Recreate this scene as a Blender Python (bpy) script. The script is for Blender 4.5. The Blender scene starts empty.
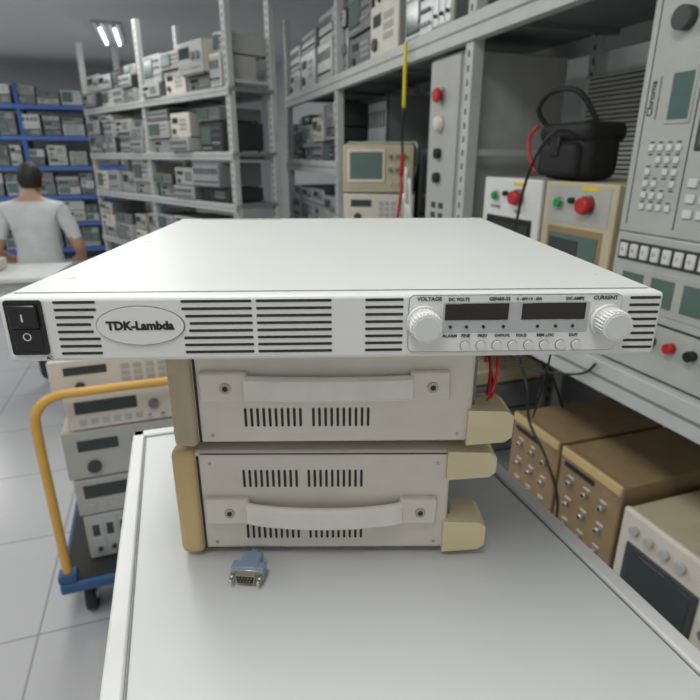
import bpy, bmesh, math, random
from mathutils import Vector, Matrix
random.seed(4)
sc=bpy.context.scene
H=1.65; PHI=math.radians(18.5); F=542.0
PIT=math.atan(194/542)

# ---------------------------------------------------------------- materials
def mat(name,col,rough=0.5,metal=0.0,noise=0.06,nscale=12,emit=0,bump=0.0):
    m=bpy.data.materials.new(name); m.use_nodes=True
    nt=m.node_tree; b=nt.nodes['Principled BSDF']
    tc=nt.nodes.new('ShaderNodeTexCoord'); n=nt.nodes.new('ShaderNodeTexNoise')
    n.inputs['Scale'].default_value=nscale; n.inputs['Detail'].default_value=4
    nt.links.new(tc.outputs['Object'],n.inputs['Vector'])
    r=nt.nodes.new('ShaderNodeValToRGB')
    r.color_ramp.elements[0].position=0.3; r.color_ramp.elements[1].position=0.7
    r.color_ramp.elements[0].color=tuple(c*(1-noise) for c in col)+(1,)
    r.color_ramp.elements[1].color=tuple(min(1,c*(1+noise)) for c in col)+(1,)
    nt.links.new(n.outputs['Fac'],r.inputs['Fac']); nt.links.new(r.outputs['Color'],b.inputs['Base Color'])
    b.inputs['Roughness'].default_value=rough; b.inputs['Metallic'].default_value=metal
    if emit:
        b.inputs['Emission Color'].default_value=tuple(col)+(1,); b.inputs['Emission Strength'].default_value=emit
    if bump:
        bp=nt.nodes.new('ShaderNodeBump'); bp.inputs['Strength'].default_value=bump; bp.inputs['Distance'].default_value=0.001
        n2=nt.nodes.new('ShaderNodeTexNoise'); n2.inputs['Scale'].default_value=900
        nt.links.new(tc.outputs['Object'],n2.inputs['Vector']); nt.links.new(n2.outputs['Fac'],bp.inputs['Height'])
        nt.links.new(bp.outputs['Normal'],b.inputs['Normal'])
    return m
def tilemat():
    m=bpy.data.materials.new('floor_tiles'); m.use_nodes=True
    nt=m.node_tree; b=nt.nodes['Principled BSDF']
    tc=nt.nodes.new('ShaderNodeTexCoord'); br=nt.nodes.new('ShaderNodeTexBrick')
    br.offset=0; br.inputs['Scale'].default_value=1; br.inputs['Brick Width'].default_value=.6; br.inputs['Row Height'].default_value=.6
    br.inputs['Mortar Size'].default_value=.004
    br.inputs['Color1'].default_value=(.55,.545,.565,1); br.inputs['Color2'].default_value=(.52,.515,.535,1); br.inputs['Mortar'].default_value=(.30,.30,.30,1)
    nt.links.new(tc.outputs['Object'],br.inputs['Vector']); nt.links.new(br.outputs['Color'],b.inputs['Base Color'])
    b.inputs['Roughness'].default_value=.25
    return m
W=mat('psu_paint',(.68,.69,.665),.42,noise=.015,bump=.05)
W2=mat('panel_white',(.76,.765,.74),.4,noise=.01)
BLK=mat('black_plastic',(.012,.012,.014),.35)
SLOT=mat('vent_dark',(.03,.03,.033),.8)
DISP=mat('display_window',(.012,.007,.007),.12)
INK=mat('ink',(.015,.015,.02),.6)
INKW=mat('white_ink',(.8,.8,.8),.6)
SCR=mat('screw_metal',(.45,.42,.36),.35,.9)
CREAM=mat('cream_body',(.70,.655,.575),.55,noise=.05,nscale=20)
CREAM2=mat('cream_strap',(.76,.73,.66),.5,noise=.05,nscale=30)
TAN=mat('tan_bezel',(.64,.47,.23),.5,noise=.07)
BUMPR=mat('cream_bumper',(.72,.62,.40),.5,noise=.06)
CART=mat('cabinet_paint',(.62,.63,.63),.4,noise=.03,nscale=5)
CARTR=mat('cabinet_rim',(.70,.70,.69),.4)
RACKW=mat('rack_grey_paint',(.52,.54,.53),.45)
RACKD=mat('rack_deck_grey',(.20,.22,.22),.55)
BLUE=mat('rack_blue_paint',(.04,.12,.42),.45)
TBLUE=mat('trolley_blue',(.03,.10,.24),.5)
YEL=mat('handle_yellow',(.70,.40,.08),.4)
LG=mat('instr_lightgrey',(.45,.455,.43),.5)
G=mat('instr_grey',(.18,.19,.195),.5)
DG=mat('instr_darkgrey',(.045,.05,.053),.5)
SIL=mat('instr_silver',(.50,.52,.53),.35,.4)
BG=mat('instr_beige',(.54,.47,.32),.5)
BROWN=mat('instr_brown',(.31,.215,.115),.55,noise=.12)
GLASS=mat('screen_glass',(.03,.045,.045),.12)
GLG=mat('screen_green',(.10,.16,.145),.15)
GREYP=mat('load_panel_grey',(.46,.475,.44),.45)
TRED=mat('estop_red',(.50,.025,.03),.35)
RED=mat('red_plastic',(.50,.02,.02),.35)
REDW=mat('red_cable',(.5,.015,.015),.4)
GRN=mat('green_lens',(.03,.30,.08),.3)
YL=mat('yellow_plastic',(.75,.6,.02),.4)
BUT=mat('button_white',(.7,.7,.68),.4)
SKIN=mat('skin',(.42,.24,.16),.55)
SHIRT=mat('shirt_cloth',(.56,.57,.585),.9,noise=.1,nscale=9)
HAIR=mat('hair',(.012,.011,.01),.6)
PANTS=mat('trousers',(.04,.045,.07),.85)
SHOE=mat('shoe',(.03,.03,.03),.5)
HOOD=mat('connector_hood',(.24,.32,.44),.4)
GOLD=mat('connector_gold',(.6,.42,.15),.3,.9)
NICK=mat('connector_nickel',(.55,.54,.5),.3,.9)
WALL=mat('wall_paint',(.62,.64,.65),.8,noise=.02)
CEIL=mat('ceiling_paint',(.80,.81,.82),.8,noise=.02)
LAMP=mat('lamp_tube',(1,1,1),.5,emit=4)
RUB=mat('rubber',(.03,.03,.03),.7)
BAG=mat('bag_nylon',(.012,.012,.014),.7,noise=.3,nscale=60)
OVL=mat('overlay_grey',(.47,.49,.49),.5)

# ---------------------------------------------------------------- mesh builder
class MB:
    def __init__(s): s.bm=bmesh.new(); s.mats=[]; s.M=Matrix()
    def mi(s,m):
        if m not in s.mats: s.mats.append(m)
        return s.mats.index(m)
    def box(s,x0,y0,z0,x1,y1,z1,m,bev=0,seg=2):
        r=bmesh.ops.create_cube(s.bm,size=1)['verts']
        c=Vector(((x0+x1)/2,(y0+y1)/2,(z0+z1)/2)); d=(abs(x1-x0),abs(y1-y0),abs(z1-z0))
        i=s.mi(m)
        for v in r: v.co=s.M@(Vector((v.co.x*d[0],v.co.y*d[1],v.co.z*d[2]))+c)
        fs={f for v in r for f in v.link_faces}
        for f in fs: f.material_index=i
        if bev:
            es=list({e for v in r for e in v.link_edges})
            res=bmesh.ops.bevel(s.bm,geom=es,offset=min(bev,min(d)*.45),segments=seg,profile=.5,affect='EDGES')
            for f in res['faces']: f.material_index=i; f.smooth=True
    def cyl(s,p,ax,r,h,m,seg=20,r2=None):
        r2=r if r2 is None else r2
        ax=Vector(ax).normalized(); q=Vector((0,0,1)).rotation_difference(ax).to_matrix().to_4x4()
        T=s.M@Matrix.Translation(Vector(p)+ax*h/2)@q
        vs=bmesh.ops.create_cone(s.bm,cap_ends=True,segments=seg,radius1=r,radius2=r2,depth=h,matrix=T)['verts']
        i=s.mi(m)
        for f in {f for v in vs for f in v.link_faces}:
            f.material_index=i
            if len(f.verts)==4: f.smooth=True
    def sph(s,p,r,m,sc=(1,1,1),seg=18):
        T=s.M@Matrix.Translation(Vector(p))@Matrix.Diagonal((sc[0],sc[1],sc[2],1))
        vs=bmesh.ops.create_uvsphere(s.bm,u_segments=seg,v_segments=seg*2//3,radius=r,matrix=T)['verts']
        i=s.mi(m)
        for f in {f for v in vs for f in v.link_faces}: f.material_index=i; f.smooth=True
        return vs
    def prism(s,pts,y0,y1,m):
        i=s.mi(m)
        a=[s.bm.verts.new(s.M@Vector((x,y0,z))) for x,z in pts]; b=[s.bm.verts.new(s.M@Vector((x,y1,z))) for x,z in pts]
        n=len(pts); fs=[s.bm.faces.new(a),s.bm.faces.new(b[::-1])]
        for k in range(n): fs.append(s.bm.faces.new((a[k],b[k],b[(k+1)%n],a[(k+1)%n])))
        for f in fs: f.material_index=i
    def slot(s,x0,x1,z0,z1,y,m,t=.0004):
        w=x1-x0; h=z1-z0; r=min(w,h)/2; pts=[]
        cs=[(x1-r,z1-r,0),(x0+r,z1-r,90),(x0+r,z0+r,180),(x1-r,z0+r,270)]
        for cx,cz,a in cs:
            for k in range(5):
                an=math.radians(a+k*22.5); pts.append((cx+r*math.cos(an),cz+r*math.sin(an)))
        s.prism(pts,y-t,y+t,m)
    def rrect(s,x0,x1,z0,z1,r,y0,y1,m):
        pts=[]
        for cx,cz,a in [(x1-r,z1-r,0),(x0+r,z1-r,90),(x0+r,z0+r,180),(x1-r,z0+r,270)]:
            for k in range(7):
                an=math.radians(a+k*15); pts.append((cx+r*math.cos(an),cz+r*math.sin(an)))
        s.prism(pts,y0,y1,m)
    def tube(s,pts,r,m,seg=8,smooth=True,rads=None):
        P=[Vector(p) for p in pts]
        if smooth and len(P)>2:
            Q=[]
            for k in range(len(P)-1):
                p0=P[max(k-1,0)];p1=P[k];p2=P[k+1];p3=P[min(k+2,len(P)-1)]
                for j in range(6):
                    t=j/6
                    Q.append(.5*((2*p1)+(p2-p0)*t+(2*p0-5*p1+4*p2-p3)*t*t+(3*p1-p0-3*p2+p3)*t**3))
            Q.append(P[-1]); P=Q
        i=s.mi(m); rings=[]; up=None
        for k,p in enumerate(P):
            d=(P[min(k+1,len(P)-1)]-P[max(k-1,0)]).normalized()
            if up is None:
                up=d.orthogonal().normalized()
            up=(up-d*up.dot(d)).normalized(); sd=d.cross(up)
            rr=r if rads is None else rads[0]+(rads[1]-rads[0])*k/(len(P)-1)
            rings.append([s.bm.verts.new(s.M@(p+rr*(up*math.cos(2*math.pi*j/seg)+sd*math.sin(2*math.pi*j/seg)))) for j in range(seg)])
        for a,b in zip(rings,rings[1:]):
            for j in range(seg):
                f=s.bm.faces.new((a[j],a[(j+1)%seg],b[(j+1)%seg],b[j])); f.material_index=i; f.smooth=True
        for f in (s.bm.faces.new(rings[0][::-1]),s.bm.faces.new(rings[-1])): f.material_index=i
    def text(s,t,x,z,y,size,m,align='CENTER',rot=0,bold=0,sx=1):
        cu=bpy.data.curves.new('t','FONT'); cu.body=t; cu.size=size; cu.align_x=align; cu.align_y='CENTER'; cu.extrude=.00015; cu.offset=bold
        cu.resolution_u=3
        ob=bpy.data.objects.new('t',cu); sc.collection.objects.link(ob)
        dg=bpy.context.evaluated_depsgraph_get(); me=bpy.data.meshes.new_from_object(ob.evaluated_get(dg))
        T=s.M@Matrix.Translation((x,y,z))@Matrix.Rotation(math.radians(90),4,'X')@Matrix.Rotation(rot,4,'Z')@Matrix.Diagonal((sx,1,1,1))
        vs=[s.bm.verts.new(T@v.co) for v in me.vertices]; i=s.mi(m)
        for p in me.polygons:
            try: f=s.bm.faces.new([vs[k] for k in p.vertices]); f.material_index=i
            except ValueError: pass
        bpy.data.objects.remove(ob); bpy.data.curves.remove(cu); bpy.data.meshes.remove(me)
    def obj(s,name,loc=(0,0,0),rz=0):
        bmesh.ops.recalc_face_normals(s.bm,faces=s.bm.faces)
        me=bpy.data.meshes.new(name); s.bm.to_mesh(me); s.bm.free()
        for m in s.mats: me.materials.append(m)
        o=bpy.data.objects.new(name,me); sc.collection.objects.link(o)
        o.location=loc; o.rotation_euler=(0,0,rz); return o
def room(a,b,z=0): return Vector((a*math.cos(PHI)-b*math.sin(PHI),a*math.sin(PHI)+b*math.cos(PHI),z))

# ---------------------------------------------------------------- generic instrument
def instr(mb,x,y,z,w,d,h,body,panel,style):
    mb.box(x,y+.012,z+.008,x+w,y+d,z+h,body,.004,1)
    mb.box(x-.001,y,z+.006,x+w+.001,y+.014,z+h+.001,panel,.004,1)
    for fx in (x+.03,x+w-.03):
        for fy in (y+.03,y+d-.03): mb.cyl((fx,fy,z),(0,0,1),.012,.01,RUB,8)
    yy=y-.001
    if style=='scope':
        mb.box(x+.05*w,yy-.004,z+.22*h,x+.56*w,y+.002,z+.9*h,DG,.004,1)
        mb.box(x+.08*w,yy-.005,z+.27*h,x+.53*w,y,z+.85*h,GLG)
        for i in range(3):
            for j in range(3):
                mb.cyl((x+w*(.64+.12*i),y,z+h*(.3+.24*j)),(0,-1,0),min(w,h)*.04,.012,G if j else LG,10)
        for i in range(5): mb.box(x+w*(.1+.09*i),yy-.003,z+.1*h,x+w*(.15+.09*i),y,z+.16*h,LG)
    elif style=='meter':
        mb.box(x+.06*w,yy-.001,z+.5*h,x+.5*w,y,z+.85*h,GLASS)
        for i in range(6): mb.box(x+w*(.08+.08*i),yy-.003,z+.18*h,x+w*(.13+.08*i),y,z+.34*h,LG)
        for i in range(2): mb.cyl((x+w*(.62+.2*i),y,z+.55*h),(0,-1,0),h*.13,.015,G,12)
        for i in range(4): mb.cyl((x+w*(.58+.1*i),y,z+.2*h),(0,-1,0),.007,.012,NICK,8)
    elif style=='cards':
        n=max(3,int(w/.05))
        for i in range(n):
            cx=x+w*(.04+.92*i/n)
            mb.box(cx,yy-.002,z+.1*h,cx+.92*w/n*.86,y,z+.92*h,SIL)
            mb.box(cx+.01*w,yy-.004,z+.55*h,cx+.92*w/n*.6,y,z+.8*h,DG)
            mb.cyl((cx+.46*w/n*.86,y,z+.25*h),(0,-1,0),.008,.012,RUB,8)
    elif style=='vent':
        n=int(h/.016)
        for i in range(1,n): mb.box(x+.08*w,yy-.001,z+h*i/n,x+.92*w,y,z+h*i/n+.006,SLOT)
        mb.box(x+.03,yy-.03,z+.35*h,x+.04,y,z+.65*h,SIL); mb.box(x+w-.04,yy-.03,z+.35*h,x+w-.03,y,z+.65*h,SIL)
    else:
        mb.box(x+.1*w,yy-.001,z+.6*h,x+.4*w,y,z+.82*h,GLASS)
        for i in range(4):
            for j in range(3): mb.box(x+w*(.5+.09*i),yy-.003,z+h*(.3+.18*j),x+w*(.56+.09*i),y,z+h*(.41+.18*j),LG if panel!=LG else G)
        mb.cyl((x+.2*w,y,z+.28*h),(0,-1,0),h*.12,.014,DG,12)

def fill(mb,x0,x1,y,z,hmax,depth,pal,wr=(.28,.46),hs=(.09,.13,.18,.22),jit=.03):
    x=x0
    while x<x1-.15:
        w=min(random.uniform(*wr),x1-x-.01); zz=z
        top=z+hmax*random.uniform(.65,1)
        while zz<top-.06:
            h=min(random.choice(hs),top-zz)
            b=random.choice(pal)
            instr(mb,x+random.uniform(0,.01),y+random.uniform(.0,jit),zz,w-.025,depth*random.uniform(.65,.85),h-.002,b[0],b[1],random.choice(['scope','meter','cards','vent','keys','scope']))
            zz+=h
        x+=w+random.uniform(.0,.03)
PAL=[(LG,SIL),(CREAM,LG),(G,LG),(DG,SIL),(LG,CREAM),(G,G),(BG,LG),(LG,SIL),(DG,G),(DG,DG)]

def rack(name,posts,depth,levels,top,loc,rz,pm,bm_,dm,bh=.08):
    mb=MB()
    for px in posts:
        for py in (0,depth-.05):
            mb.box(px,py,0,px+.055,py+.05,top,pm,.003,1)
            mb.box(px-.01,py-.01,0,px+.065,py+.06,.006,pm)
            z=.1
            while z<top-.05:
                mb.box(px+.022,py-.0006,z,px+.033,py+.001,z+.022,SLOT); z+=.05
        z=.15
        while z<top-.3:
            mb.box(px+.02,.05,z,px+.032,depth-.05,z+.025,pm); z+=.5
    for z,x0,x1 in levels:
        mb.box(x0,-.012,z-bh,x1,.03,z,bm_,.003,1)
        mb.box(x0,-.0125,z-bh*.55,x1,-.0115,z-bh*.45,dm)
        mb.box(x0,depth-.03,z-bh,x1,depth+.01,z,bm_,.003,1)
        mb.box(x0,.03,z-.03,x1,depth-.03,z-.002,dm)
        x=x0+.3
        while x<x1: mb.box(x,.03,z-.05,x+.03,depth-.03,z-.03,dm); x+=.6
    return mb.obj(name,loc,rz)

# ---------------------------------------------------------------- room shell
def slab(name,a0,b0,z0,a1,b1,z1,m):
    mb=MB(); mb.box(a0,b0,z0,a1,b1,z1,m); return mb.obj(name,(0,0,0),PHI)
slab('floor',-6,-3,-.1,2.15,11.6,0,tilemat())
slab('ceiling',-6,-3,3.1,2.15,11.6,3.2,CEIL)
slab('wall_back',-6,11.5,0,2.15,11.6,3.1,WALL)
slab('wall_right',2.05,-3,0,2.15,11.5,3.1,WALL)
slab('wall_left',-6.1,-3,0,-6,11.6,3.1,WALL)
slab('baseboard_back',-6,11.48,0,2.05,11.5,.1,LG)

for (a,b,e) in [(-.4,.2,25),(-.4,2.8,22),(-.4,5.4,20),(-.4,8.2,20),(-3.2,1.5,24),(-3.2,5,27),(-3.2,8.6,34)]:
    mb=MB(); mb.box(-.16,-.62,-.03,.16,.62,0,RACKW,.004,1)
    for q in (-.08,.08):
        mb.cyl((q,-.58,-.045),(0,1,0),.014,1.16,LAMP,12)
        for ee in (-.6,.57): mb.box(q-.02,ee,-.065,q+.02,ee+.03,-.03,RACKW)
    o=mb.obj('ceiling_lamp',room(a,b,3.1),PHI)
    l=bpy.data.lights.new('lamp_light','AREA'); l.shape='RECTANGLE'; l.size=.6; l.size_y=1.3; l.energy=e; l.color=(.99,1,.96)
    lo=bpy.data.objects.new('lamp_light',l); sc.collection.objects.link(lo); lo.location=(0,0,-.08); lo.parent=o

# ---------------------------------------------------------------- right rack row
A0=1.146; RZ=PHI-math.pi/2; BE=5.25
def rloc(b,z,off=0): return room(A0+off,b,z)
def lx(b): return BE-b
rack('storage_rack',[0,lx(3.75),lx(2.05),lx(.1)],.62,
     [(2.14,0,lx(.0)),(1.10,0,lx(.0)),(.33,0,lx(.0)),(1.62,0,lx(3.7))],2.75,rloc(BE,0),RZ,RACKW,RACKW,RACKD,.09)
mb=MB()
fill(mb,.06,lx(3.78),.03,1.10,.44,.5,[(LG,SIL),(G,SIL),(LG,SIL),(DG,SIL)],(.25,.4))
fill(mb,.06,lx(3.78),.03,1.62,.42,.5,PAL)
fill(mb,.06,lx(2.2),.03,2.14,.5,.5,PAL,hs=(.18,.22,.26))
fill(mb,.06,lx(1.75),.05,.33,.6,.5,PAL)
mb.obj('shelved_test_instruments',rloc(BE,0),RZ)
mb=MB()
instr(mb,0,0,0,.34,.36,.5,DG,G,'vent'); instr(mb,0,0,.5,.34,.36,.4,G,DG,'cards')
mb.obj('rackmount_equipment_stack',rloc(3.70,1.10,.22),RZ)
mb=MB()
for i,(x,w,h) in enumerate([(0,.38,.62),(.40,.36,.52)]):
    mb.box(x,0,0,x+w,.22,h,DG,.006,2); mb.box(x+.02,-.003,.03,x+w-.02,.002,h-.03,G,.004,1)
    mb.box(x+w*.3,-.02,h*.5,x+w*.7,0,h*.54,SIL,.003,1)
    for k in range(6): mb.box(x+.05,-.005,.06+.03*k,x+w-.05,0,.07+.03*k,SLOT)
mb.obj('equipment_case',rloc(3.2,1.10,.37),RZ)

mb=MB()
mb.box(0,.01,.0,.27,.5,.94,GREYP,.006,2); mb.box(.008,.0,.01,.262,.012,.93,LG,.004,1)
mb.cyl((.12,0,.79),(0,-1,0),.032,.008,NICK); mb.cyl((.12,-.008,.79),(0,-1,0),.02,.015,TRED); mb.cyl((.12,-.023,.79),(0,-1,0),.030,.014,TRED,24,.024)
mb.cyl((.12,0,.68),(0,-1,0),.034,.02,CREAM,24,.03); mb.sph((.12,-.02,.68),.03,CREAM,(1,.4,1))
mb.cyl((.12,0,.56),(0,-1,0),.022,.02,BLK); mb.cyl((.12,0,.46),(0,-1,0),.022,.02,BLK)
for i in range(7):
    for j in range(2): mb.box(.07+.07*j,-.002,.06+.045*i,.11+.07*j,.002,.085+.045*i,DG)
mb.obj('control_cabinet',rloc(2.38,1.10,.02),RZ)

# oscilloscope stack
mb=MB()
instr(mb,0,0,0,.40,.30,.17,CREAM,BG,'meter'); instr(mb,0,0,.17,.40,.30,.175,CREAM,CREAM,'keys')
st=Vector((-.065,3.18,1.10)); mb.obj('bench_analyzer_stack',st+Vector((.03,.06,0)),math.radians(-8))
mb=MB()
w,d,h=.39,.30,.26
mb.box(0,.014,.01,w,d,h,CREAM,.01,2); mb.box(-.003,0,.006,w+.003,.02,h+.003,BG,.008,2)
mb.box(.02,-.006,.06,.235,.004,h-.02,CREAM,.008,2); mb.box(.035,-.008,.08,.22,.0,h-.035,GLG,.004,2)
for i in range(4): mb.box(.04+.04*i,-.004,.03,.066+.04*i,0,.042,LG)
for i in range(3):
    for j in range(3): mb.cyl((.265+.04*i,0,.06+.07*j),(0,-1,0),.012 if j else .009,.016,G if j else NICK,14)
mb.box(-.012,.05,.09,.002,.09,.15,LG,.003,1); mb.box(w-.002,.05,.09,w+.012,.09,.15,LG,.003,1)
mb.tube([(-.010,.07,.12),(-.014,.16,.2),(-.008,.25,h+.012),(.05,.26,h+.016),(w-.05,.26,h+.016),(w+.008,.25,h+.012),(w+.014,.16,.2),(w+.010,.07,.12)],.008,LG)
for fx in (.03,w-.03):
    for fy in (.04,d-.04): mb.cyl((fx,fy,0),(0,0,1),.014,.012,RUB,10)
mb.obj('oscilloscope',st+Vector((.03,.06,.347)),math.radians(-8))

def estop(w,h,body,flip):
    mb=MB()
    mb.box(0,.012,.012,w,.42,h,body,.006,2); mb.box(-.002,0,.01,w+.002,.016,h+.002,W2 if not flip else BG,.005,2)
    for fx in (.03,w-.03):
        for fy in (.04,.38): mb.cyl((fx,fy,0),(0,0,1),.014,.014,RUB,10)
    mb.box(.03,-.003,h-.40,w-.03,.002,h-.13,BLK if not flip else BROWN,.004,1)
    mb.box(.045,-.005,h-.385,w-.045,0,h-.15,GLASS if not flip else GLG)
    if flip:
        mb.box(.05,-.007,h-.24,w-.12,-.004,h-.165,DG); mb.box(.02,-.0015,h-.118,w-.02,.001,h-.012,LG)
    ex=w*.66
    mb.cyl((ex,0,h-.06),(0,-1,0),.030,.004,NICK,24)
    mb.cyl((ex,-.004,h-.06),(0,-1,0),.018,.016,TRED); mb.cyl((ex,-.018,h-.06),(0,-1,0),.027,.016,TRED,24,.021)
    mb.cyl((w*.25,0,h-.06),(0,-1,0),.018,.008,NICK); mb.cyl((w*.25,-.008,h-.06),(0,-1,0),.013,.01,GRN)
    mb.cyl((w*.44,0,h-.05),(0,-1,0),.009,.016,BLK,12)
    mb.text('POWER',w*.25,h-.10,-.001,.018,INK); mb.text('EMO',ex,h-.108,-.001,.018,INK)
    mb.box(w*.55,-.002,h-.020,w*.77,0,h-.010,YL)
    for i in range(4): mb.cyl((.05+i*.06,0,.05),(0,-1,0),.01,.014,RED if i%2 else BLK,12)
    return mb
estop(.335,.475,LG,False).obj('burn_in_tester',rloc(1.87,1.10,.02),RZ)
estop(.30,.475,BG,True).obj('burn_in_tester',rloc(1.51,1.10,.02),RZ)

mb=MB()
w=.43
mb.box(0,.01,.01,w,.42,.355,BG,.005,2); mb.box(-.002,0,.006,w+.002,.014,.36,GREYP,.005,2)
for fx in (.03,w-.03):
    for fy in (.04,.38): mb.cyl((fx,fy,0),(0,0,1),.014,.014,RUB,10)
mb.box(.012,-.002,.29,w-.01,.001,.34,DG)
for i in range(12): mb.box(.018+.034*i,-.008,.297,.043+.034*i,0,.333,BUT,.003,1)
for i in range(12): mb.text('ABCDEFGHJKLM'[i],.03+.034*i,.315,-.0083,.012,INK)
mb.box(.03,-.002,.17,w-.03,.001,.275,LG,.004,1)
for i in range(4): mb.box(.04+.095*i,-.003,.19,.11+.095*i,.001,.26,GLG)
for i in range(6): mb.cyl((.05+.06*i,0,.1),(0,-1,0),.013,.02,RED if i%2 else BLK,14)
mb.box(.02,-.0015,.145,w-.02,.001,.15,INK)
mb.obj('electronic_load',rloc(1.18,1.10,.015),RZ)
mb=MB()
hh=.575
mb.box(0,.01,.0,w,.42,hh,LG,.005,2); mb.box(-.002,0,.0,w+.002,.014,hh,GREYP,.005,2)
mb.box(.02,-.0015,.02,.0215,.001,hh-.02,INK); mb.box(.165,-.0015,.02,.167,.001,hh-.02,INK)
mb.text('Chroma',.036,.32,-.001,.024,INK,rot=math.pi/2,bold=.0003)
mb.text('PROGRAMMABLE AC SOURCE',.056,.32,-.001,.007,INK,rot=math.pi/2)
for i in range(4):
    for j in range(6):
        if (i+j)%5!=4: mb.box(.055+.026*i,-.006,.06+.028*j,.070+.026*i,0,.075+.028*j,BUT,.002,1)
        mb.box(.055+.026*i,-.0012,.079+.028*j,.067+.026*i,0,.082+.028*j,INK)
mb.box(.085,-.003,.26,.155,.001,.38,LG,.003,1); mb.box(.092,-.004,.27,.148,0,.37,GLG)
mb.box(.18,-.004,.2,.41,.001,.40,DG,.004,1); mb.box(.19,-.005,.21,.40,0,.39,GLG)
for i in range(6):
    for j in range(3): mb.box(.185+.036*i,-.006,.05+.035*j,.21+.036*i,0,.07+.035*j,BUT,.002,1)
mb.cyl((.1,0,.48),(0,-1,0),.025,.025,DG)
mb.obj('ac_power_source',rloc(1.18,1.461,.015),RZ)

mb=MB()
mb.box(0,0,0,.22,.14,.15,BAG,.035,4); mb.box(.02,-.025,.01,.20,.02,.11,BAG,.02,3); mb.box(-.005,-.01,.11,.225,.15,.17,BAG,.025,3)
mb.box(.09,-.03,.07,.13,-.02,.13,BLK,.003,1)
mb.tube([(.02,.02,.15),(.0,-.02,.21),(.06,-.02,.26),(.16,.0,.25),(.2,.05,.16)],.008,BAG)
mb.tube([(.03,-.03,.02),(.0,-.035,.07),(-.02,-.03,.13),(.01,-.02,.165)],.006,REDW)
mb.obj('camera_bag',rloc(1.62,1.578,.06),RZ)
mb=MB()
P=[rloc(1.40,1.70,.03),rloc(1.42,1.72,-.01),rloc(1.44,1.70,-.05),rloc(1.50,1.60,-.06),rloc(1.55,1.45,-.05),rloc(1.56,1.25,-.05),rloc(1.55,1.11,-.035),rloc(1.5,1.106,-.03)]
mb.tube(P,.0045,BLK); mb.obj('power_cord')
mb=MB()
instr(mb,0,0,0,.40,.1,.84,LG,LG,'vent')
mb.obj('ventilated_enclosure',rloc(1.95,1.10,.48),RZ)
mb=MB(); instr(mb,0,0,0,.42,.1,.76,G,LG,'meter')
mb.obj('meter_enclosure',rloc(1.53,1.10,.48),RZ)

# hanging test lead
mb=MB()
p=lambda b,z,o=-.035: rloc(b,z,o)
mb.tube([p(2.53,2.13),p(2.53,2.1),p(2.53,2.0),p(2.53,1.86)],.009,YL)
mb.tube([p(2.53,1.86),p(2.54,1.75),p(2.53,1.66)],.006,BLK)
mb.tube([p(2.53,1.66),p(2.53,1.62),p(2.54,1.56)],.010,REDW)
mb.tube([p(2.54,1.56),p(2.53,1.5),p(2.57,1.35),p(2.56,1.3),p(2.54,1.2),p(2.54,1.05),p(2.55,.8)],.007,REDW)
mb.obj('hanging_test_lead')
mb=MB()
for i,(b,dz) in enumerate([(2.52,.5),(2.46,.45),(2.50,.38),(2.44,.33)]):
    mb.tube([rloc(b,1.106,.02),rloc(b-.012*i,1.25,-.005),rloc(b-.03+.02*i,1.10+dz,-.03)],.009,BUT)
mb.obj('probe_bundle')

def brown(w,h):
    mb=MB()
    mb.box(0,.01,.01,w,.45,h,BROWN,.005,2); mb.box(-.003,0,.006,w+.003,.02,h+.003,BROWN,.006,2)
    mb.box(.0,-.004,h-.03,w,.01,h+.002,TAN,.003,1)
    for fx in (.03,w-.03):
        for fy in (.04,.4): mb.cyl((fx,fy,0),(0,0,1),.014,.014,RUB,10)
    for i in range(3):
        for j in range(4):
            mb.cyl((w*(.22+.28*i),0,h*(.18+.19*j)),(0,-1,0),.013,.003,SCR,6)
            mb.cyl((w*(.22+.28*i),0,h*(.18+.19*j)),(0,-1,0),.009,.016,NICK,14); mb.cyl((w*(.22+.28*i),-.016,h*(.18+.19*j)),(0,-1,0),.006,.001,BLK,10)
            mb.box(w*(.17+.28*i),-.0015,h*(.18+.19*j)+.018,w*(.27+.28*i),.001,h*(.18+.19*j)+.023,INKW)
    mb.box(.02,-.002,h*.86,w*.6,.001,h*.90,INK)
    for sx in (.012,w-.012):
        for sz in (.02,h-.045): mb.cyl((sx,0,sz),(0,-1,0),.005,.003,SCR,8)
    return mb
brown(.25,.42).obj('signal_generator',rloc(1.54,.33,.02),RZ)
brown(.255,.42).obj('signal_generator',rloc(1.27,.33,.02),RZ)
mb=MB()
w=.40;h=.38
mb.box(0,.012,.01,w,.42,h,BG,.008,2); mb.box(-.004,-.002,.006,w+.004,.02,h+.004,CREAM,.012,3)
mb.box(.03,-.008,.06,.26,.002,.29,DG,.01,2); mb.box(.045,-.01,.075,.245,0,.275,GLASS,.006,2)
for i in range(4): mb.cyl((.05+.05*i,0,.335),(0,-1,0),.013,.016,LG,14)
for i in range(2):
    for j in range(4): mb.cyl((.30+.055*i,0,.07+.07*j),(0,-1,0),.016,.018,G,14)
for fx in (.03,w-.03):
    for fy in (.04,.38): mb.cyl((fx,fy,0),(0,0,1),.014,.014,RUB,10)
mb.obj('crt_oscilloscope',rloc(.985,.33,.01),RZ)
mb=MB()
mb.tube([rloc(1.5,.98,-.02),rloc(1.42,.9,-.03),rloc(1.38,.8,-.04),rloc(1.28,.72,-.04),rloc(1.2,.62,-.04),rloc(1.2,.5,-.03),rloc(1.24,.335,-.01)],.005,BLK)
mb.tube([rloc(1.5,.98,-.02),rloc(1.5,1.0,.02),rloc(1.5,.95,.1),rloc(1.5,.76,.2)],.005,BLK)
mb.tube([rloc(1.75,1.08,-.02),rloc(1.6,1.00,-.05),rloc(1.4,.985,-.05),rloc(1.2,1.04,-.03),rloc(1.15,1.09,-.02)],.004,BLK)
mb.obj('black_cable')

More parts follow.
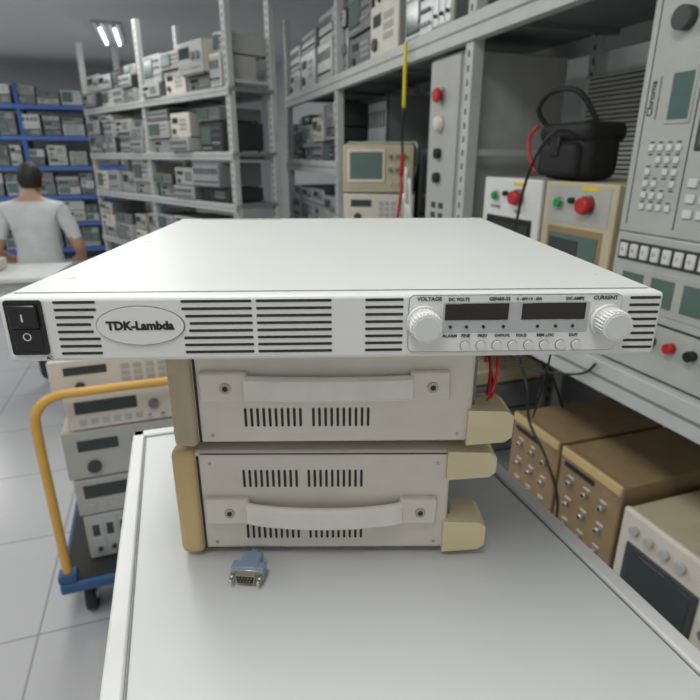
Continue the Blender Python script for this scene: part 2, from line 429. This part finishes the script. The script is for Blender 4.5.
# ---------------------------------------------------------------- angled back rack + blue rack
P2=Vector((-2.85,6.35,0)); P1=Vector((-.86,4.25,0)); L=(P1-P2).length; ang=math.atan2(P1.y-P2.y,P1.x-P2.x)
LV=((.3,.42),(.8,.42),(1.3,.30),(1.68,.36),(2.12,.42))
rack('storage_rack',[0,L*.5-.03,L-.055],.42,[(z,0,L) for z,_ in LV],2.75,P2,ang,RACKW,RACKW,RACKD,.06)
mb=MB()
for z,hm in LV:
    for k in range(2): fill(mb,L*.5*k+.07,L*.5*(k+1)-.04,-.04,z,hm,.46,PAL,(.26,.44),(.11,.14,.18,.22),.09)
mb.obj('shelved_lab_instruments',P2,ang)
bp=Vector((-6.05,8.72,0)); 
rack('blue_storage_rack',[0,1.0,1.98,2.96],.5,[(z,0,3.01) for z in (.2,.62,1.05,1.5,1.95,2.4)],2.7,bp,PHI,BLUE,BLUE,RACKD,.07)
mb=MB()
for z in (.2,.62,1.05,1.5,1.95,2.4):
    for k in range(3): fill(mb,.06+.98*k,.98+.98*k,.01,z,.35 if z<2.3 else .28,.45,[(LG,SIL),(G,LG),(DG,G),(G,G),(LG,G)],(.22,.4))
mb.obj('shelved_grey_instruments',bp,PHI)

mb=MB()
mb.box(0,0,.93,1.35,.5,.96,CARTR,.004,1)
for x in (.03,1.28):
    for y in (.03,.43): mb.box(x,y,0,x+.04,y+.04,.93,RACKW)
mb.box(.03,.05,.86,1.32,.07,.93,RACKW)
mb.obj('work_table',(-3.15,3.0,0),math.radians(10))
mb=MB(); instr(mb,0,0,0,.26,.22,.07,CREAM,CREAM,'meter'); mb.obj('benchtop_multimeter',(-2.45,3.26,.96),math.radians(12))

# ---------------------------------------------------------------- man
def man(loc,rz,scale):
    V=[];E=[];R=[]
    def v(p,r,par=None):
        V.append(p);R.append(r if isinstance(r,tuple) else (r,r))
        if par is not None:E.append((par,len(V)-1))
        return len(V)-1
    pel=v((0,0,.93),(.155,.115)); sp=v((0,.01,1.08),(.155,.11),pel); ch=v((0,.02,1.25),(.18,.12),sp); uc=v((0,.03,1.37),(.16,.10),ch)
    nk=v((0,.05,1.455),(.058,.06),uc); v((0,.075,1.54),(.052,.055),nk)
    for s in (-1,1):
        sh=v((s*.175,.03,1.375),(.072,.072),uc); ua=v((s*.24,.02,1.24),(.06,.06),sh); el=v((s*.285,.0,1.09),(.044,.044),ua)
        fa=v((s*.27,.10,1.02),(.038,.038),el); wr=v((s*.22,.21,.98),(.027,.024),fa); pm=v((s*.20,.26,.975),(.033,.02),wr)
        for k,(dx,ln) in enumerate([(-.027,.075),(-.009,.085),(.009,.08),(.026,.062)]):
            a=v((s*.20+dx,.30,.975),(.010,.010),pm); b=v((s*.20+dx*1.15,.30+ln*.55,.965),(.009,.009),a); v((s*.20+dx*1.15,.30+ln*.85,.94),(.008,.008),b)
        t=v((s*.20-s*.035,.255,.97),(.012,.012),pm); v((s*.20-s*.055,.29,.96),(.010,.010),t)
        hp=v((s*.09,0,.85),(.095,.10),pel); kn=v((s*.10,.02,.49),(.062,.065),hp); an=v((s*.11,-.02,.09),(.043,.046),kn)
        v((s*.12,.12,.045),(.043,.035),an)
    me=bpy.data.meshes.new('m'); me.from_pydata(V,E,[]); ob=bpy.data.objects.new('m',me); sc.collection.objects.link(ob)
    md=ob.modifiers.new('s','SKIN'); sd=ob.modifiers.new('d','SUBSURF'); sd.levels=2; sd.render_levels=2; md.use_smooth_shade=True
    for i,sv in enumerate(me.skin_vertices[0].data): sv.radius=R[i]; sv.use_root=(i==0)
    dg=bpy.context.evaluated_depsgraph_get(); m2=bpy.data.meshes.new_from_object(ob.evaluated_get(dg))
    bpy.data.objects.remove(ob)
    mb=MB(); mb.bm.from_mesh(m2)
    iS,iK,iP,iSh=[mb.mi(x) for x in (SHIRT,SKIN,PANTS,SHOE)]
    for f in mb.bm.faces:
        c=f.calc_center_median(); f.smooth=True
        if c.z>1.435 and abs(c.x)<.09: f.material_index=iK
        elif abs(c.x)>.15 and c.z<1.17 and (abs(c.x)>.215 or c.y>.13): f.material_index=iK
        elif c.y>.16 and c.z>.5: f.material_index=iK
        elif c.z<.085: f.material_index=iSh
        elif c.z<.90: f.material_index=iP
        else: f.material_index=iS
    hc=Vector((0,.11,1.585))
    vs=mb.sph(hc,.1,SKIN,(.80,.95,1.15),24)
    for q in vs:
        r=q.co-hc
        if r.z<0: q.co.x=hc.x+r.x*(1+r.z*2.2); q.co.y=hc.y+r.y*(1+r.z*.8)+(-r.z*.12)
    hv=mb.sph(hc+Vector((0,-.006,.008)),.1,HAIR,(.86,1.0,1.17),24)
    dl=[q for q in hv if (q.co.y-hc.y>.045 and q.co.z-hc.z<.055) or (q.co.z-hc.z<-.065) or (q.co.y-hc.y>-.01 and q.co.z-hc.z<-.0)]
    bmesh.ops.delete(mb.bm,geom=dl,context='VERTS')
    for s in (-1,1):
        mb.sph(hc+Vector((s*.083,0,-.008)),.03,SKIN,(.3,.6,1.05),12)
        mb.sph(hc+Vector((s*.03,.083,.0)),.012,BUT,(1,.6,.8),10); mb.sph(hc+Vector((s*.03,.09,.0)),.006,HAIR,(1,.5,1),8)
        mb.box(s*.03-.016,hc.y+.085,hc.z+.02,s*.03+.016,hc.y+.092,hc.z+.026,HAIR)
    mb.sph(hc+Vector((0,.098,-.025)),.014,SKIN,(.9,1.1,1.6),10)
    mb.sph(hc+Vector((0,.085,-.06)),.02,RED,(1.1,.4,.3),10)
    mb.tube([(.062*math.cos(k*math.pi/6),.05+.066*math.sin(k*math.pi/6),1.445) for k in range(13)],.008,SHIRT)
    o=mb.obj('standing_man',loc,rz); o.scale=(scale,)*3
    return o
man((-2.20,3.85,0),math.radians(12),.945)

# ---------------------------------------------------------------- trolley
TZ=math.radians(20)
mb=MB()
mb.box(-.03,.0,.17,.60,.92,.215,TBLUE,.012,3); mb.box(-.015,.015,.214,.585,.905,.222,RUB,.003,1)
for x in (.05,.52):
    for y in (.12,.8):
        mb.cyl((x-.02,y,.065),(1,0,0),.065,.035,RUB,24); mb.cyl((x-.022,y,.065),(1,0,0),.03,.04,NICK,16)
        mb.box(x-.03,y-.02,.06,x-.024,y+.02,.17,NICK); mb.box(x+.018,y-.02,.06,x+.024,y+.02,.17,NICK)
hx0,hx1=0.0,.57
mb.tube([(hx0,.03,.2),(hx0,.03,.5),(hx0,.03,.80),(hx0+.012,.03,.88),(hx0+.07,.03,.925),(hx0+.2,.03,.93),(hx1-.2,.03,.93),(hx1-.07,.03,.925),(hx1-.012,.03,.88),(hx1,.03,.80),(hx1,.03,.5),(hx1,.03,.2)],.0155,YEL,14)
for x in (hx0,hx1): mb.box(x-.03,.005,.215,x+.03,.055,.25,TBLUE,.004,1)
TL=Vector((-1.0,1.53,0)); mb.obj('platform_trolley',TL,TZ)
def tl(x,y,z): return TL+Matrix.Rotation(TZ,3,'Z')@Vector((x,y,z))
z=.222
for nm,w,h,b,pn,stl,dx in [('power_supply_unit',.46,.19,LG,LG,'cards',.07),('frequency_counter',.46,.15,LG,LG,'meter',.06),('spectrum_analyzer',.44,.19,CREAM,LG,'keys',.05),('function_generator',.45,.13,CREAM,CREAM,'meter',.08),('logic_analyzer',.44,.13,LG,CREAM,'keys',.05)]:
    mb=MB(); instr(mb,0,0,0,w,.45,h,b,pn,stl); mb.obj(nm,tl(dx,.10,z),TZ); z+=h+.001

# ---------------------------------------------------------------- white cabinet
CT=H-.362; CA=math.radians(17.5); cw=.438; cl=.66
ca,sa=math.cos(CA),math.sin(CA)
BLc=Vector((-.300,.668,0))
org=BLc-Vector((-sa,ca,0))*cl
mb=MB()
mb.box(.004,.004,.10,cw-.004,cl-.004,CT-.012,CART,.004,1)
mb.box(0,0,CT-.014,cw,cl,CT,CART,.005,3)
for (x0,y0,x1,y1) in [(0,0,.016,cl),(cw-.016,0,cw,cl),(0,0,cw,.016),(0,cl-.016,cw,cl)]:
    mb.box(x0,y0,CT-.004,x1,y1,CT+.0035,CARTR,.0025,2)
for (x0,y0,x1,y1) in [(.0165,.0165,.018,cl-.0165),(cw-.018,.0165,cw-.0165,cl-.0165),(.0165,cl-.018,cw-.0165,cl-.0165)]:
    mb.box(x0,y0,CT-.001,x1,y1,CT+.0004,G)
for k in range(4):
    zz=.14+k*.28
    mb.box(.02,-.006,zz,cw-.02,.006,zz+.26,CARTR,.004,1); mb.tube([(.14,-.006,zz+.2),(.14,-.03,zz+.2),(cw-.14,-.03,zz+.2),(cw-.14,-.006,zz+.2)],.005,NICK,8,False)
for x in (.05,cw-.05):
    for y in (.06,cl-.06):
        mb.cyl((x-.015,y,.045),(1,0,0),.045,.03,RUB,20); mb.box(x-.025,y-.02,.05,x+.025,y+.02,.102,NICK)
mb.obj('equipment_cabinet',org,CA)

# ---------------------------------------------------------------- instruments with strap handle
def strapbox(w,h,d,hz,bez,bow_,v1,v0,sag):
    mb=MB()
    mb.box(.018,.0,.004,w,d,h-.002,CREAM,.004,2)
    mb.box(0,-.004,.001,.022,d+.004,h,bez,.006,3)
    mb.box(.0225,-.0012,.006,.0245,.001,h-.006,SLOT)
    mb.box(-.006,.02,.015,.001,d-.02,h-.015,DG)
    for z0,z1,e in ((h-.030,h-.001,.040),(.002,.036,.036)):
        pp=[(w-.004,z0),(w+e-.006,z0+.003),(w+e,z0+.008),(w+e,z1-.006),(w+e-.006,z1-.001),(w-.004,z1)]
        mb.prism(pp,-.003,.035,BUMPR); mb.prism(pp,d-.035,d+.003,BUMPR)
    mb.box(w-.002,.01,.008,w+.004,d-.01,h-.008,G)
    mb.box(.026,-.0006,h-.0045,w-.004,.001,h-.004,SLOT)
    for z0,z1 in (v1,v0):
        for gx in (.063,.122):
            for i in range(10): mb.slot(gx+i*.0053,gx+i*.0053+.0023,z0,z1,0,SLOT)
    z0,z1=hz,hz+.026
    mb.box(.028,-.007,z0,.068,.001,z1+.001,CREAM,.002,2); mb.box(.206,-.007,z0,.240,.001,z1+.001,CREAM,.002,2)
    for x in (.050,.225):
        mb.cyl((x,-.007,(z0+z1)/2),(0,-1,0),.0048,.0012,SCR,18); mb.cyl((x,-.0080,(z0+z1)/2),(0,-1,0),.0026,.0006,BLK,6)
    n=28; iS=mb.mi(CREAM2); rows=[]
    for i in range(n+1):
        t=i/n; x=.066+t*.142; bow=math.sin(math.pi*t)**.6
        yo=-.0075-bow_*bow; dz=-sag*bow
        rows.append([mb.bm.verts.new(q) for q in ((x,yo,z0+dz+.002),(x,yo-.0025,z0+dz+.0045),(x,yo-.0025,z1+dz-.0045),(x,yo,z1+dz-.002),(x,yo+.003,z1+dz-.002),(x,yo+.003,z0+dz+.002))])
    for a,b in zip(rows,rows[1:]):
        for j in range(6):
            f=mb.bm.faces.new((a[j],b[j],b[(j+1)%6],a[(j+1)%6])); f.material_index=iS
    for r_ in (rows[0],rows[-1]): mb.bm.faces.new(r_).material_index=iS
    for sx in (.034,w-.012):
        for sz in (.012,h-.014): mb.cyl((sx,0,sz),(0,-1,0),.0016,.0006,SCR,10)
    for fx in (.04,w-.03):
        for fy in (.03,d-.03): mb.cyl((fx,fy,-.003),(0,0,1),.008,.008,RUB,12)
    return mb
SZ=CT+.0035
TAN2=mat('tan_grey_bezel',(.46,.385,.26),.5,noise=.07)
strapbox(.252,.1115,.30,.0365,TAN,.005,(.073,.091),(.0165,.032),.004).obj('benchtop_instrument',(-.1605,.425,SZ),math.radians(.3))
strapbox(.262,.1165,.30,.047,TAN2,.002,(.088,.104),(.0205,.0385),.001).obj('benchtop_instrument',(-.155,.424,SZ+.1145),math.radians(.8))
PZ=SZ+.1145+.1165

# ---------------------------------------------------------------- rack power supply
PW,PD,PH=.427,.456,.0436
al=math.radians(2.0)
FL=Vector((-.2215,.331,0)); Zt=PZ+.0003
dl=FL.y*math.cos(PIT)+(H-Zt-PH+.02)*math.sin(PIT)
def u(px):
    q=(px-350)/F
    return (q*dl-FL.x)/(math.cos(al)-q*math.cos(PIT)*math.sin(al))
def zz(py): return PH*(1-(py-296.5)/62.5)
mb=MB()
mb.box(.0,.012,.0,PW,PD,PH-.0003,W,.0012,2)
mb.box(-.0008,0,0,PW+.0008,.013,PH,W2,.0028,3)
mb.box(.004,.0125,PH-.0002,PW-.004,.0130,PH+.0001,G)
mb.box(.03,PD-.012,PH-.0004,.14,PD-.0113,PH+.0001,SLOT)
for sx in (.02,PW-.02):
    for sy in (.06,.24,.42): mb.cyl((sx,sy,PH-.0004),(0,0,1),.003,.0005,W,14)
for sy in (.08,.2,.32): 
    mb.cyl((PW,sy,PH*.5),(1,0,0),.003,.001,SCR,12); mb.cyl((0,sy,PH*.5),(-1,0,0),.003,.001,SCR,12)
for i in range(5): mb.cyl((.08+i*.05,PD,PH*.5),(0,1,0),.014,.002,SLOT,18)
mb.box(.33,PD,.008,.40,PD+.012,.036,BLK,.002,1)
mb.rrect(u(9),u(46),zz(351),zz(299),.002,-.0014,.002,BLK)
mb.box(u(13),-.004,zz(325),u(42),0,zz(303),BLK,.0015,2); mb.box(u(13),-.0022,zz(347),u(42),0,zz(325),BLK,.0015,2)
mb.box(u(26.9),-.0046,zz(318),u(28.1),-.0038,zz(311),INKW)
cx,cz=u(27.5),zz(333)
pts=[(cx+.0026*math.cos(k*math.pi/10),cz+.0026*math.sin(k*math.pi/10)) for k in range(20)]
for k in range(20):
    a,b=pts[k],pts[(k+1)%20]; f=.78
    mb.prism([a,b,(cx+(b[0]-cx)*f,cz+(b[1]-cz)*f),(cx+(a[0]-cx)*f,cz+(a[1]-cz)*f)],-.0026,-.0021,INKW)
rows=[301.5+7*i for i in range(8)]
ocx,ocz=u(141),zz(324); orx,orz=(u(186)-u(97))/2,(zz(305)-zz(343))/2
def vrow(x0,x1,y): 
    if x1-x0>.004: mb.slot(x0,x1,zz(y)-.00088,zz(y)+.00088,0,SLOT,.0003)
for y in rows:
    t=(zz(y)-ocz)/(orz+.0018)
    e=(orx+.003)*math.sqrt(max(0,1-t*t)) if abs(t)<1 else 0
    if e==0:
        vrow(u(57),u(99),y); vrow(u(183),u(253),y)
    else:
        vrow(u(57),min(u(99),ocx-e),y); vrow(max(u(183),ocx+e),u(253),y)
    vrow(u(257),u(332),y); vrow(u(365),u(403),y); vrow(u(626),u(656),y)
def ell(rx,rz,n=40): return [(ocx+rx*math.cos(2*math.pi*k/n),ocz+rz*math.sin(2*math.pi*k/n)) for k in range(n)]
mb.prism(ell(orx,orz),-.0006,.001,G); mb.prism(ell(orx-.0006,orz-.0006),-.0012,.001,W2)
mb.text('TDK-Lambda',ocx,ocz,-.0014,.0078,INK,bold=.00036)
mb.rrect(u(408),u(618),zz(353),zz(297.5),.004,-.0006,.001,G)
mb.rrect(u(408)+.0004,u(618)-.0004,zz(353)+.0004,zz(297.5)-.0004,.0036,-.0010,.001,W2)
mb.rrect(u(442),u(587),zz(334),zz(304.5),.001,-.0012,.001,OVL)
mb.box(u(444),-.0016,zz(321.5),u(507),0,zz(305.5),DISP,.0003,1); mb.box(u(520),-.0016,zz(321.5),u(583),0,zz(305.5),DISP,.0003,1)
for x in (423,605):
    c=(u(x),0,zz(323))
    mb.cyl((c[0],-.001,c[2]),(0,-1,0),.0112,.0035,W2,40); mb.cyl((c[0],-.004,c[2]),(0,-1,0),.0100,.013,W2,40,.0092)
    for k in range(28):
        a=2*math.pi*k/28; mb.cyl((c[0]+.0097*math.cos(a),-.0045,c[2]+.0097*math.sin(a)),(0,-1,0),.0006,.0115,W2,6)
    mb.cyl((c[0],-.017,c[2]),(0,-1,0),.0078,.0005,W,30)
for x in (450,466,483,503,537,555,572):
    mb.slot(u(x)-.0011,u(x)+.0011,zz(328)-.0011,zz(328)+.0011,-.0013,BLK,.0005)
for x in (466,482,498,514,530,546,562,578):
    mb.cyl((u(x),-.001,zz(346.5)),(0,-1,0),.0034,.0008,G,18); mb.cyl((u(x),-.001,zz(346.5)),(0,-1,0),.0031,.0022,BUT,18)
for t,x,y,s in [('VOLTAGE',428,301,.0036),('DC VOLTS',457,301.5,.0029),('GEN60-25',497,301.3,.0032),('0 - 60V / 0 - 25A',526,301.5,.0024),('DC AMPS',571,301.5,.0029),('CURRENT',601,301,.0036),
                ('ALARM',450,337,.0030),('FINE',466,337,.0030),('PREV',483,337,.0028),('OVP/UVL',503,337,.0026),('FOLD',522,337,.0028),('REM LOC',546,337,.0028),('OUT',574,337,.0028),('AC',45,354.5,.003)]:
    mb.text(t,u(x),zz(y),-.0013,s,INK,bold=.00006)
for fx in (.1,PW-.12):
    for fy in (.11,.35): mb.cyl((fx,fy,-.0003),(0,0,1),.01,.0006,RUB,12)
psu=mb.obj('rack_power_supply',(FL.x,FL.y,Zt),al)

mb=MB()
zb=SZ+.1145
mb.tube([(.118,.50,zb+.095),(.128,.47,zb+.075),(.127,.455,zb+.055),(.122,.44,zb+.045),(.125,.43,zb+.06),(.13,.45,zb+.085),(.14,.52,zb+.07),(.15,.56,zb+.03)],.0014,REDW)
mb.tube([(.122,.52,zb+.1),(.133,.49,zb+.065),(.128,.445,zb+.047),(.121,.435,zb+.042)],.0014,REDW)
mb.tube([(.12,.54,zb+.1),(.15,.50,zb+.07),(.19,.52,zb+.055),(.22,.58,zb+.06),(.26,.66,zb+.0),(.27,.72,zb-.12)],.0014,BLK)
mb.obj('test_lead_pair')

mb=MB()
mb.box(-.0155,.0,.0015,.0155,.0012,.0125,NICK,.0004,1)
mb.prism([(-.009,.0115),(.009,.0115),(.0078,.003),(-.0078,.003)],-.006,0,NICK); mb.prism([(-.0082,.0108),(.0082,.0108),(.0071,.0037),(-.0071,.0037)],-.0062,-.001,BLK)
for i in range(5): mb.cyl((-.0055+.00275*i,-.001,.0090),(0,-1,0),.0005,.0055,GOLD,8)
for i in range(4): mb.cyl((-.0042+.00275*i,-.001,.0060),(0,-1,0),.0005,.0055,GOLD,8)
for s in (-1,1): mb.cyl((s*.0125,0,.007),(0,-1,0),.0024,.006,NICK,6); mb.cyl((s*.0125,-.006,.007),(0,-1,0),.0015,.004,NICK,10)
mb.box(-.0095,.001,.0,.0095,.024,.0145,HOOD,.002,2)
mb.box(-.0155,.001,.0,.0155,.012,.0135,HOOD,.002,2)
mb.cyl((0,.024,.007),(0,1,0),.005,.006,HOOD,16)
mb.obj('dsub_connector',(-.0925,.390,CT+.0005),math.radians(-6))

cam=bpy.data.cameras.new('camera'); co=bpy.data.objects.new('camera',cam); sc.collection.objects.link(co)
co.location=(0,0,H); co.rotation_euler=(math.pi/2-PIT,0,0)
cam.sensor_width=36; cam.lens=F/700*36; cam.clip_start=.01
cam.dof.use_dof=True; cam.dof.focus_distance=.40; cam.dof.aperture_fstop=11
sc.camera=co
w=bpy.data.worlds.new('world'); sc.world=w; w.use_nodes=True
w.node_tree.nodes['Background'].inputs[0].default_value=(1,.985,.97,1); w.node_tree.nodes['Background'].inputs[1].default_value=.55
sc.view_settings.view_transform='Standard'
